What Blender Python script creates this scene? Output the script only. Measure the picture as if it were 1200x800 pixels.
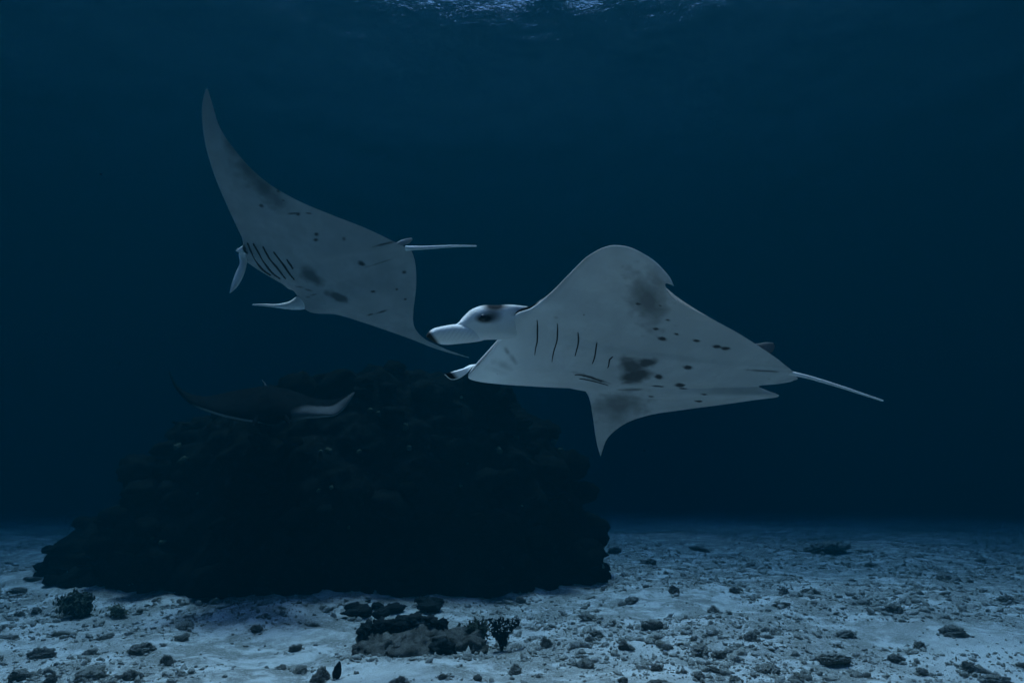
import bpy, math, random
import numpy as np
from mathutils import Vector, Matrix, noise as mn

# ------------------------------------------------------------------ camera, world, sun, exposure
scene = bpy.context.scene
for o in list(bpy.data.objects):
    bpy.data.objects.remove(o)
COL = scene.collection
R = math.radians
FPX = 782.0                      # focal length in pixels of the 1200 x 800 photograph
CAM = Vector((0, 0, 1.5))
PITCH = R(11.2)
cd = bpy.data.cameras.new('camera'); cam = bpy.data.objects.new('camera', cd); COL.objects.link(cam)
cam.location = CAM; cam.rotation_euler = (R(90) + PITCH, 0, 0)
cd.sensor_width = 36; cd.lens = 36 * FPX / 1200; cd.clip_start = .05; cd.clip_end = 400
scene.camera = cam

SUN_EL, SUN_AZ = R(74), R(-20)   # azimuth from +y (view direction) towards +x
w = bpy.data.worlds.new('World'); scene.world = w; w.use_nodes = True
nt = w.node_tree; nt.nodes.clear()
sky = nt.nodes.new('ShaderNodeTexSky'); sky.sky_type = 'NISHITA'; sky.sun_disc = False
sky.sun_elevation = SUN_EL; sky.sun_rotation = SUN_AZ
bg = nt.nodes.new('ShaderNodeBackground'); bg.inputs['Strength'].default_value = .12
wo = nt.nodes.new('ShaderNodeOutputWorld')
nt.links.new(sky.outputs[0], bg.inputs['Color']); nt.links.new(bg.outputs[0], wo.inputs['Surface'])
sl = bpy.data.lights.new('sun', 'SUN'); sl.energy = 2.0; sl.angle = R(18); sl.color = (1, .95, .88)
sun = bpy.data.objects.new('sun', sl); COL.objects.link(sun)
sdir = Vector((math.sin(SUN_AZ) * math.cos(SUN_EL), math.cos(SUN_AZ) * math.cos(SUN_EL), math.sin(SUN_EL)))
sun.rotation_euler = sdir.to_track_quat('Z', 'Y').to_euler(); sun.location = sdir * 30

vs = scene.view_settings
vs.view_transform = 'Standard'; vs.look = 'None'; vs.gamma = 1; vs.use_curve_mapping = False
vs.exposure = 2.93
scene.cycles.max_bounces = 8; scene.cycles.diffuse_bounces = 3; scene.cycles.volume_bounces = 2
scene.cycles.transparent_max_bounces = 8; scene.cycles.glossy_bounces = 2
scene.cycles.use_denoising = True

random.seed(7); rng = np.random.default_rng(7)
CP, SP = math.cos(PITCH), math.sin(PITCH)
def P(px, py, d):
    """pixel of the photograph + distance along the optical axis -> world point"""
    x = (px - 600) / FPX * d; y = -(py - 400) / FPX * d
    return np.array((x, CAM.y + d * CP - y * SP, CAM.z + d * SP + y * CP))
def proj(v):
    v = np.asarray(v) - np.array(CAM)
    d = v[..., 1] * CP + v[..., 2] * SP; y = -v[..., 1] * SP + v[..., 2] * CP
    return np.stack((600 + FPX * v[..., 0] / d, 400 - FPX * y / d), -1)

# ------------------------------------------------------------------ helpers
def tag(o, label=None, cat=None, group=None, kind=None):
    for k, v in (('label', label), ('category', cat), ('group', group), ('kind', kind)):
        if v: o[k] = v
    return o
def new_obj(name, me, parent=None, loc=None):
    o = bpy.data.objects.new(name, me); COL.objects.link(o)
    if parent: o.parent = parent
    if loc is not None: o.location = loc
    return o
def empty(name, loc):
    o = bpy.data.objects.new(name, None); COL.objects.link(o); o.location = loc; o.empty_display_size = .1
    return o
def mesh(name, verts, faces, mat, smooth=True):
    me = bpy.data.meshes.new(name)
    verts = np.asarray(verts, dtype=np.float32)
    if isinstance(faces, np.ndarray):
        n = faces.shape[1]
        me.vertices.add(len(verts)); me.vertices.foreach_set('co', verts.ravel())
        me.loops.add(faces.size); me.loops.foreach_set('vertex_index', faces.astype(np.int32).ravel())
        me.polygons.add(len(faces)); me.polygons.foreach_set('loop_start', np.arange(0, faces.size, n, dtype=np.int32))
        me.update(calc_edges=True); me.validate()
    else:
        me.from_pydata([tuple(v) for v in verts], [], faces)
    if smooth: me.polygons.foreach_set('use_smooth', [True] * len(me.polygons))
    if mat: me.materials.append(mat)
    me.update()
    return me
def grid_faces(nu, nv, close_v=False):
    i, j = np.meshgrid(np.arange(nu - 1), np.arange(nv if close_v else nv - 1), indexing='ij')
    i, j = i.ravel(), j.ravel(); j2 = (j + 1) % nv
    return np.stack((i * nv + j, (i + 1) * nv + j, (i + 1) * nv + j2, i * nv + j2), 1)
def set_attr(me, name, vals):
    a = me.attributes.new(name, 'FLOAT', 'POINT'); a.data.foreach_set('value', np.asarray(vals, dtype=np.float32))
def hermite(u, keys, q):
    """smooth curve through keys (n,k) at parameters u, sampled at q"""
    keys = np.asarray(keys, float); n = len(u)
    m = np.zeros_like(keys)
    d = (keys[1:] - keys[:-1]) / (u[1:] - u[:-1])[:, None]
    h = u[1:] - u[:-1]
    m[0], m[-1] = d[0], d[-1]
    m[1:-1] = (d[:-1] * h[1:, None] + d[1:] * h[:-1, None]) / (h[1:] + h[:-1])[:, None]
    k = np.clip(np.searchsorted(u, q, side='right') - 1, 0, n - 2)
    t = ((q - u[k]) / h[k])[:, None]; hh = h[k][:, None]
    return ((2*t**3 - 3*t**2 + 1) * keys[k] + (t**3 - 2*t**2 + t) * hh * m[k]
            + (-2*t**3 + 3*t**2) * keys[k+1] + (t**3 - t**2) * hh * m[k+1])
def smooth_rows(a, n):
    for _ in range(n):
        b = a.copy(); b[1:-1] = (a[:-2] + 2 * a[1:-1] + a[2:]) / 4; a = b
    return a
def unit(a): return a / np.maximum(np.linalg.norm(a, axis=-1, keepdims=True), 1e-9)
def vnoise(pts, scale, seed=0, octaves=4):
    off = Vector((seed * 13.7, seed * 7.1, seed * 3.3))
    return np.array([mn.fractal(Vector(p) * scale + off, .9, 2.1, octaves, noise_basis='PERLIN_ORIGINAL') for p in pts])

# value noise on numpy arrays (for big grids)
_T = rng.random((256, 256)).astype(np.float32)
def vn2(x, y):
    xi = np.floor(x).astype(int); yi = np.floor(y).astype(int); fx = x - xi; fy = y - yi
    fx = fx * fx * (3 - 2 * fx); fy = fy * fy * (3 - 2 * fy)
    a = _T[xi & 255, yi & 255]; b = _T[(xi + 1) & 255, yi & 255]; c = _T[xi & 255, (yi + 1) & 255]; d = _T[(xi + 1) & 255, (yi + 1) & 255]
    return (a * (1 - fx) + b * fx) * (1 - fy) + (c * (1 - fx) + d * fx) * fy - .5
def fbm2(x, y, oct=4):
    s = 0; a = 1.0
    for k in range(oct):
        s = s + a * vn2(x * 2**k + 17.3 * k, y * 2**k + 5.9 * k); a *= .5
    return s
def ground(x, y):
    x = np.asarray(x, float); y = np.asarray(y, float)
    r = np.hypot((x + 3.3) / 5.0, (y - 12) / 3.2)
    apron = .26 * np.exp(-np.maximum(r - .8, 0) * 3.5)
    return (.22 * fbm2(x * .22 + 3, y * .22 + 9, 2) + .10 * fbm2(x * 1.1, y * 1.1 + 4, 3) + .022 * fbm2(x * 6, y * 6, 2) + apron - .12 - .030 * (np.sqrt((np.maximum(y, -5) - 9) ** 2 + 9) + (np.maximum(y, -5) - 9)) * .5)

# ------------------------------------------------------------------ materials
def new_mat(name):
    m = bpy.data.materials.new(name); m.use_nodes = True
    n = m.node_tree; b = n.nodes['Principled BSDF']
    return m, n, b
def N(n, t, **kw):
    x = n.nodes.new(t)
    for k, v in kw.items():
        if hasattr(x, k): setattr(x, k, v)
        else: x.inputs[k].default_value = v
    return x
def mixc(n, fac, a, b):
    m = n.nodes.new('ShaderNodeMix'); m.data_type = 'RGBA'
    for v, s in ((fac, 0), (a, 6), (b, 7)):
        if hasattr(v, 'is_linked') or hasattr(v, 'links'): n.links.new(v, m.inputs[s])
        else: m.inputs[s].default_value = v if s == 0 else (*v, 1)
    return m.outputs[2]
def noise_tex(n, scale, detail=4, rough=.6, coord='Object'):
    tc = N(n, 'ShaderNodeTexCoord'); t = N(n, 'ShaderNodeTexNoise'); t.inputs['Scale'].default_value = scale
    t.inputs['Detail'].default_value = detail; t.inputs['Roughness'].default_value = rough
    n.links.new(tc.outputs[coord], t.inputs['Vector']); return t.outputs['Fac']
def ramp(n, src, lo, hi):
    r = N(n, 'ShaderNodeMapRange'); r.inputs[1].default_value = lo; r.inputs[2].default_value = hi; r.interpolation_type = 'SMOOTHSTEP'
    n.links.new(src, r.inputs[0]); return r.outputs[0]
def bump(n, b, src, strength, dist):
    u = N(n, 'ShaderNodeBump'); u.inputs['Strength'].default_value = strength; u.inputs['Distance'].default_value = dist
    n.links.new(src, u.inputs['Height']); n.links.new(u.outputs[0], b.inputs['Normal'])

def skin_mat(name, w1, w2, w3, w4):
    """pigment from the 'pig' attribute: 0 dark slate back, 1 white belly"""
    m, n, b = new_mat(name)
    a = N(n, 'ShaderNodeAttribute'); a.attribute_name = 'pig'
    mot = noise_tex(n, 9, 5, .6)
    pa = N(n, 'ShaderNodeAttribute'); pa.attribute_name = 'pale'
    fine = noise_tex(n, 55, 5, .7); blot = noise_tex(n, 3.2, 4, .6)
    white = mixc(n, ramp(n, mot, .3, .7), w1, w2)
    white = mixc(n, ramp(n, blot, .35, .7), white, w3)
    white = mixc(n, ramp(n, fine, .58, .78), white, w4)
    white = mixc(n, pa.outputs['Fac'], white, (.84, .83, .81))  # lit look painted in: 'pale' whitens skin that catches the light
    dark = mixc(n, ramp(n, mot, .3, .7), (.004, .0045, .005), (.009, .0095, .010))
    c = mixc(n, a.outputs['Fac'], dark, white)
    n.links.new(c, b.inputs['Base Color'])
    b.inputs['Roughness'].default_value = .55; b.inputs['Specular IOR Level'].default_value = 0
    bump(n, b, noise_tex(n, 26, 6, .7), .35, .012)
    return m
SKIN = skin_mat('manta_skin', (.41, .405, .395), (.48, .475, .465), (.37, .37, .365), (.29, .29, .285))
m, n, b = new_mat('slit_dark'); b.inputs['Base Color'].default_value = (.045, .046, .048, 1); b.inputs['Roughness'].default_value = .9; b.inputs['Specular IOR Level'].default_value = 0; SLIT = m
m, n, b = new_mat('eye_black'); b.inputs['Base Color'].default_value = (.006, .006, .007, 1); b.inputs['Roughness'].default_value = .15; EYE = m

def sand_mat():
    m, n, b = new_mat('sand')
    big = noise_tex(n, .55, 5, .62); mid = noise_tex(n, 3.2, 6, .68); fine = noise_tex(n, 38, 5, .75); grain = noise_tex(n, 260, 2, .6)
    base = mixc(n, ramp(n, fine, .35, .75), (.70, .67, .63), (.82, .795, .755))
    deb = mixc(n, ramp(n, grain, .3, .7), (.20, .19, .165), (.42, .40, .365))
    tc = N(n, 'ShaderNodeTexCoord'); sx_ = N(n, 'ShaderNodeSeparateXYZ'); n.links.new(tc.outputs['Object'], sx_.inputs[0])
    far_debris = N(n, 'ShaderNodeMath', operation='MULTIPLY_ADD'); n.links.new(ramp(n, sx_.outputs[1], 6.5, 12), far_debris.inputs[0]); far_debris.inputs[1].default_value = .16; n.links.new(big, far_debris.inputs[2]); big = far_debris.outputs[0]   # rubble field: debris cover grows further out, darkening the far sand
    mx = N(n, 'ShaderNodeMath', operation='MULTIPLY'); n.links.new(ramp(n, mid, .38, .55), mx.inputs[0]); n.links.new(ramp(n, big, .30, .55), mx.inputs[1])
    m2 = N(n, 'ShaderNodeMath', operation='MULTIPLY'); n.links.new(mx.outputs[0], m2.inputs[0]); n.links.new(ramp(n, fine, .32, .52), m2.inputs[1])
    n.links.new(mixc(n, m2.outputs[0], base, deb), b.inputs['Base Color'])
    b.inputs['Roughness'].default_value = .95; b.inputs['Specular IOR Level'].default_value = 0
    ad = N(n, 'ShaderNodeMath', operation='ADD'); n.links.new(fine, ad.inputs[0]); n.links.new(grain, ad.inputs[1])
    bump(n, b, ad.outputs[0], .7, .02)
    return m
def rock_mat(name, c1, c2, c3, sc=12):
    m, n, b = new_mat(name)
    a = noise_tex(n, sc, 6, .7); f = noise_tex(n, sc * 6, 4, .7)
    oi = N(n, 'ShaderNodeObjectInfo')
    c = mixc(n, ramp(n, a, .35, .65), c1, c2)
    c = mixc(n, ramp(n, f, .56, .72), c, c3)
    hv = N(n, 'ShaderNodeHueSaturation'); n.links.new(c, hv.inputs['Color'])
    r = N(n, 'ShaderNodeMapRange'); r.inputs[3].default_value = .7; r.inputs[4].default_value = 1.3; n.links.new(oi.outputs['Random'], r.inputs[0]); n.links.new(r.outputs[0], hv.inputs['Value'])
    n.links.new(hv.outputs[0], b.inputs['Base Color'])
    b.inputs['Roughness'].default_value = .95; b.inputs['Specular IOR Level'].default_value = 0
    bump(n, b, f, .9, .03)
    return m
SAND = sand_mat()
ROCK = rock_mat('coral_rock', (.21, .20, .178), (.38, .365, .33), (.60, .58, .54), 6)
RUBBLE = rock_mat('rubble', (.25, .24, .215), (.42, .405, .37), (.62, .60, .56), 9)
ALGAE = rock_mat('algae', (.09, .105, .075), (.16, .175, .125), (.24, .25, .19), 20)
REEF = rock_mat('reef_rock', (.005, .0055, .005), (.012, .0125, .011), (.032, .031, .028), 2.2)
CRUST = rock_mat('crust_coral', (.09, .083, .072), (.17, .157, .14), (.36, .34, .31), 16)
SPONGE = rock_mat('dark_sponge', (.018, .02, .02), (.035, .037, .037), (.07, .07, .068), 14)

# ------------------------------------------------------------------ seabed, sea surface, haze
def axis(lo, hi, n, c, k):
    """n samples between lo and hi, densest at c"""
    a = np.arcsinh((lo - c) / k); b_ = np.arcsinh((hi - c) / k)
    return c + k * np.sinh(np.linspace(a, b_, n))
gx = axis(-75, 75, 460, 0, 5.0); gy = axis(-40, 95, 520, 6.5, 3.5)
GX, GY = np.meshgrid(gx, gy, indexing='ij')
V = np.stack((GX, GY, ground(GX, GY)), -1).reshape(-1, 3)
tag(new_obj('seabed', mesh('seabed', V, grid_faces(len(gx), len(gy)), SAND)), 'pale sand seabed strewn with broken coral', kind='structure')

SURF = 9.5
m, n, b = new_mat('sea_surface'); n.nodes.remove(b)
out = n.nodes['Material Output']
fr = N(n, 'ShaderNodeFresnel'); fr.inputs['IOR'].default_value = 1.33
tr = N(n, 'ShaderNodeBsdfTransparent'); gl = N(n, 'ShaderNodeBsdfGlossy'); gl.inputs['Roughness'].default_value = .08
mx = N(n, 'ShaderNodeMixShader'); bu = N(n, 'ShaderNodeBump'); bu.inputs['Strength'].default_value = .5; bu.inputs['Distance'].default_value = .036
n.links.new(noise_tex(n, 3.5, 5, .6), bu.inputs['Height'])
n.links.new(bu.outputs[0], fr.inputs['Normal']); n.links.new(bu.outputs[0], gl.inputs['Normal'])
n.links.new(fr.outputs[0], mx.inputs[0]); n.links.new(tr.outputs[0], mx.inputs[1]); n.links.new(gl.outputs[0], mx.inputs[2]); n.links.new(mx.outputs[0], out.inputs['Surface'])
WATER = m
sx = axis(-70, 70, 280, 1, 8); sy = axis(-35, 90, 280, 13, 8)
SX, SY = np.meshgrid(sx, sy, indexing='ij')
SZ = SURF + .05 * fbm2(SX * .4, SY * .4, 2) + .02 * fbm2(SX * 1.6 + 3, SY * 1.3, 3)
tag(new_obj('sea_surface', mesh('sea_surface', np.stack((SX, SY, SZ), -1).reshape(-1, 3), grid_faces(len(sx), len(sy)), WATER)),
    'rippled underside of the sea surface with faint glints', kind='structure')

m, n, b = new_mat('sea_haze'); n.nodes.remove(b)
pv = N(n, 'ShaderNodeVolumePrincipled')
pv.inputs['Color'].default_value = (.0001, .0130, .0186, 1); pv.inputs['Absorption Color'].default_value = (.0, .064, .155, 1)
pv.inputs['Density'].default_value = .168; pv.inputs['Anisotropy'].default_value = .1
n.links.new(pv.outputs[0], n.nodes['Material Output'].inputs['Volume'])
hx, y0, y1, z0, z1 = 78, -44, 98, -6.5, SURF + .8
hv = [(-hx, y0, z0), (hx, y0, z0), (hx, y1, z0), (-hx, y1, z0), (-hx, y0, z1), (hx, y0, z1), (hx, y1, z1), (-hx, y1, z1)]
hf = [(0, 3, 2, 1), (4, 5, 6, 7), (0, 1, 5, 4), (1, 2, 6, 5), (2, 3, 7, 6), (3, 0, 4, 7)]
tag(new_obj('haze', mesh('haze', hv, hf, m, False)), 'blue haze of the sea water', kind='stuff')

# ------------------------------------------------------------------ manta rays
def airfoil(t):
    t = np.clip(t, 0, 1)
    return 2 * 5 * (.2969 * np.sqrt(t) - .126 * t - .3516 * t**2 + .2843 * t**3 - .1015 * t**4)
class Manta:
    """A ray lofted from leading edge to trailing edge, wing tip to wing tip.
    keys: (Lx,Ly,Ld, Tx,Ty,Td, dorsal thickness, ventral thickness, gape)"""
    def __init__(s, keys, label, origin, NS=340, NT=150, away=True, cat='manta ray'):
        s.origin = np.array(origin)
        s.root = empty('manta_ray', origin); tag(s.root, label, cat, 'manta rays over the reef')
        K = []
        for k in keys:
            K.append(np.concatenate((P(*k[0:3]), P(*k[3:6]), k[6:9])))
        K = np.array(K)
        step = (np.linalg.norm(np.diff(K[:, :3], axis=0), axis=1) + np.linalg.norm(np.diff(K[:, 3:6], axis=0), axis=1)) / 2
        u = np.concatenate(((0,), np.cumsum(np.maximum(step, .02))))
        q = np.linspace(0, u[-1], NS)
        S = hermite(u, K, q)
        L, T = S[:, :3], S[:, 3:6]
        td, tv, g = np.maximum(S[:, 6], .004), np.maximum(S[:, 7], .004), np.maximum(S[:, 8], 0)
        mid = L * .45 + T * .55
        sp = smooth_rows(np.gradient(mid, axis=0), 30)
        ch = smooth_rows(T - L, 10)
        nn = unit(np.cross(unit(sp), unit(ch)))
        view = unit(mid - np.array(CAM))
        if np.mean(np.sum(nn * view, 1)) < 0: nn = -nn          # dorsal side turned away from the viewer
        if not away: nn = -nn
        for _ in range(2): nn = unit(smooth_rows(nn, 25))
        s.nn = nn; s.L = L; s.T = T; s.q = q / u[-1]; s.ukey = u / u[-1]
        t = (1 - np.cos(np.linspace(0, math.pi, NT))) / 2
        t = t * .75 + np.linspace(0, 1, NT) * .25
        prof = airfoil(t)
        chord = L[:, None] + (T - L)[:, None] * t[None, :, None]
        tip = .0025 * (1 - t) * 0
        lip = np.clip(g / .05, 0, 1)[:, None]
        pv_ = np.maximum(prof, np.where(t < .3, lip * .55, 0)) * tv[:, None]
        pd_ = prof * td[:, None] + g[:, None] * (1 - t[None]) ** 5
        ven = chord - nn[:, None] * pv_[..., None]
        dor = chord + nn[:, None] * pd_[..., None]
        # mouth cavity, collapsed where the gape is nought
        nc = 8; c = np.linspace(1, 0, nc)[:-1]
        dep = (.22 * np.minimum(g / .05, 1))[:, None] * c[None]
        chn = (T - L)
        ci = chord[:, :1] + chn[:, None] * dep[..., None]
        civ = ci + nn[:, None] * ((-pv_[:, :1] + .012 * lip) * (1 - c) + g[:, None] * .4 * c)[..., None]
        cid = ci + nn[:, None] * ((pd_[:, :1] - .012 * lip) * (1 - c) + g[:, None] * .4 * c)[..., None]
        loop = np.concatenate((civ, ven, dor[:, ::-1][:, 1:], cid[:, ::-1]), 1)
        s.NC, s.NT, s.NS = nc - 1, NT, NS
        s.loop = loop; nv = loop.shape[1]
        s.ven = ven; s.dor = dor; s.t = t
        s.F = grid_faces(NS, nv, False)
        s.pig = np.ones((NS, nv)); s.pig[:, s.NC + NT:] = 0
        s.pig[:, :4] = .05; s.pig[:, -4:] = .05
        s.venpx = proj(ven); s.dorpx = proj(dor); s.pale = np.zeros((NS, nv)); s.looppx = proj(loop)
    def spot(s, x, y, rx, ry, ang=0, dark=.85, soft=.3, px=None, sl=None):
        a = R(ang); px = s.venpx
        dx, dy = px[..., 0] - x, px[..., 1] - y
        ex = dx * math.cos(a) + dy * math.sin(a); ey = -dx * math.sin(a) + dy * math.cos(a)
        r = np.sqrt((ex / rx) ** 2 + (ey / ry) ** 2)
        wob = 1 + .55 * fbm2(px[..., 0] * .13 + x, px[..., 1] * .16, 3)
        k = dark * np.clip((1 + soft - r * wob) / (2 * soft), 0, 1)
        p = s.pig[:, s.NC:s.NC + s.NT]; np.minimum(p, 1 - k, out=p)
    def bright(s, x, y, rx, ry, val=.8):
        """pale patch on the dorsal side"""
        px = s.dorpx[:, ::-1][:, 1:]; r = np.hypot((px[..., 0] - x) / rx, (px[..., 1] - y) / ry)
        p = s.pig[:, s.NC + s.NT:s.NC + 2 * s.NT - 1]; np.maximum(p, val * np.clip((1.4 - r) / .8, 0, 1), out=p)
    def build(s):
        # soft counter-shading: white runs a little over the edge, dark fades in on the back
        v = (s.loop - s.origin).reshape(-1, 3)
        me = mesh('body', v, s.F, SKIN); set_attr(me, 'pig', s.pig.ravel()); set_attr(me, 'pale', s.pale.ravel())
        s.body = new_obj('body', me, s.root)
        return s.body
    def at(s, px, py):
        """nearest point on the belly to a pixel of the photograph, and its outward normal"""
        d = np.hypot(s.venpx[..., 0] - px, s.venpx[..., 1] - py); i, j = np.unravel_index(np.argmin(d), d.shape)
        i = min(max(i, 1), s.NS - 2); j = min(max(j, 1), s.NT - 2)
        nr = unit(np.cross(s.ven[i + 1, j] - s.ven[i - 1, j], s.ven[i, j + 1] - s.ven[i, j - 1]))
        if np.dot(nr, s.nn[i]) > 0: nr = -nr
        return s.ven[i, j], nr
    def slit(s, pts, width, hh=.004):
        """gill slit: a tapering dark groove with a raised rear lip"""
        pts = np.array(pts, float); u = np.linspace(0, 1, len(pts)); q = np.linspace(0, 1, 16)
        pp = hermite(u, pts, q); cen, nor = zip(*[s.at(*p) for p in pp])
        cen = smooth_rows(np.array(cen), 5); nor = unit(smooth_rows(np.array(nor), 2))
        tan = unit(np.gradient(cen, axis=0)); side = unit(np.cross(nor, tan))
        wd = .78 * width * np.sin(np.clip(q * .92 + .06, 0, 1) * math.pi) ** .5
        rows = []
        for a, hgt in ((-1, -.003), (-.55, hh), (0, hh * .6), (.55, hh), (1, -.003)):
            rows.append(cen + side * (a * wd)[:, None] + nor * hgt)
        V = np.stack(rows, 1).reshape(-1, 3) - s.origin
        new_obj('gill_slit', mesh('gill_slit', V, grid_faces(16, 5), SLIT), s.root)
    def fin(s, name, A, B, thick, pig, label=None, curl=0, NS=60, NV=24, parent=None, pale=(1, 1)):
        """lens-section fin between two edges A and B, both lists of (px,py,depth); pig: function(u,v,side)"""
        A = np.array([P(*a) for a in A]); B = np.array([P(*a) for a in B])
        ua = np.linspace(0, 1, len(A)); ub = np.linspace(0, 1, len(B)); q = np.linspace(0, 1, NS)
        a, bb = hermite(ua, A, q), hermite(ub, B, q)
        th = np.interp(q, np.linspace(0, 1, len(thick)), thick)
        ang = np.linspace(0, 2 * math.pi, NV, endpoint=False)
        d = bb - a; tan = smooth_rows(np.gradient((a + bb) / 2, axis=0), 8)
        nn = unit(np.cross(unit(tan), unit(d)))
        nn = unit(smooth_rows(nn, 8))
        view = unit((a + bb) / 2 - np.array(CAM)); sg = np.sign(np.mean(np.sum(nn * view, 1))) or 1; nn = nn * sg
        cx = (1 - np.cos(ang)) / 2; cy = np.sin(ang)
        pts = a[:, None] + d[:, None] * cx[None, :, None] + nn[:, None] * (cy[None] * th[:, None] + curl * (4 * cx * (1 - cx))[None] * th[:, None])[..., None]
        V = pts.reshape(-1, 3) - s.origin
        me = mesh(name, V, grid_faces(NS, NV, True), SKIN)
        qx = proj(pts); pg = np.array([[pig(uu, c, sn, qx[i, j]) for j, (c, sn) in enumerate(zip(cx, cy))] for i, uu in enumerate(q)])
        set_attr(me, 'pig', pg.ravel()); set_attr(me, 'pale', np.repeat(np.interp(q, np.linspace(0, 1, len(pale)), pale), NV))  # 'pale' whitens the fin, painting in the light it catches
        o = new_obj(name, me, parent or s.root)
        if label: o['label'] = label
        return o
    def tail(s, pts, r0, r1, pig=.75):
        pts = np.array([P(*p) for p in pts]); q = np.linspace(0, 1, 60); c = hermite(np.linspace(0, 1, len(pts)), pts, q)
        tan = unit(np.gradient(c, axis=0)); up = np.array((0, 0, 1.)); sd = unit(np.cross(tan, up)); u2 = np.cross(sd, tan)
        ang = np.linspace(0, 2 * math.pi, 12, endpoint=False); rr = r0 + (r1 - r0) * q ** .7
        V = c[:, None] + rr[:, None, None] * (np.cos(ang)[None, :, None] * sd[:, None] + np.sin(ang)[None, :, None] * u2[:, None])
        me = mesh('tail', V.reshape(-1, 3) - s.origin, grid_faces(60, 12, True), SKIN)
        set_attr(me, 'pig', np.full(60 * 12, pig)); set_attr(me, 'pale', np.ones(60 * 12)); return new_obj('tail', me, s.root)
    def eye(s, px, py, d, r):
        import bmesh
        bm = bmesh.new(); bmesh.ops.create_uvsphere(bm, u_segments=20, v_segments=12, radius=r)
        for v in bm.verts: v.co.y *= .55
        me = bpy.data.meshes.new('eye'); bm.to_mesh(me); bm.free()
        me.polygons.foreach_set('use_smooth', [True] * len(me.polygons)); me.materials.append(EYE)
        o = new_obj('eye', me, s.root); o.location = Vector(P(px, py, d)) - Vector(s.origin); return o

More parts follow.
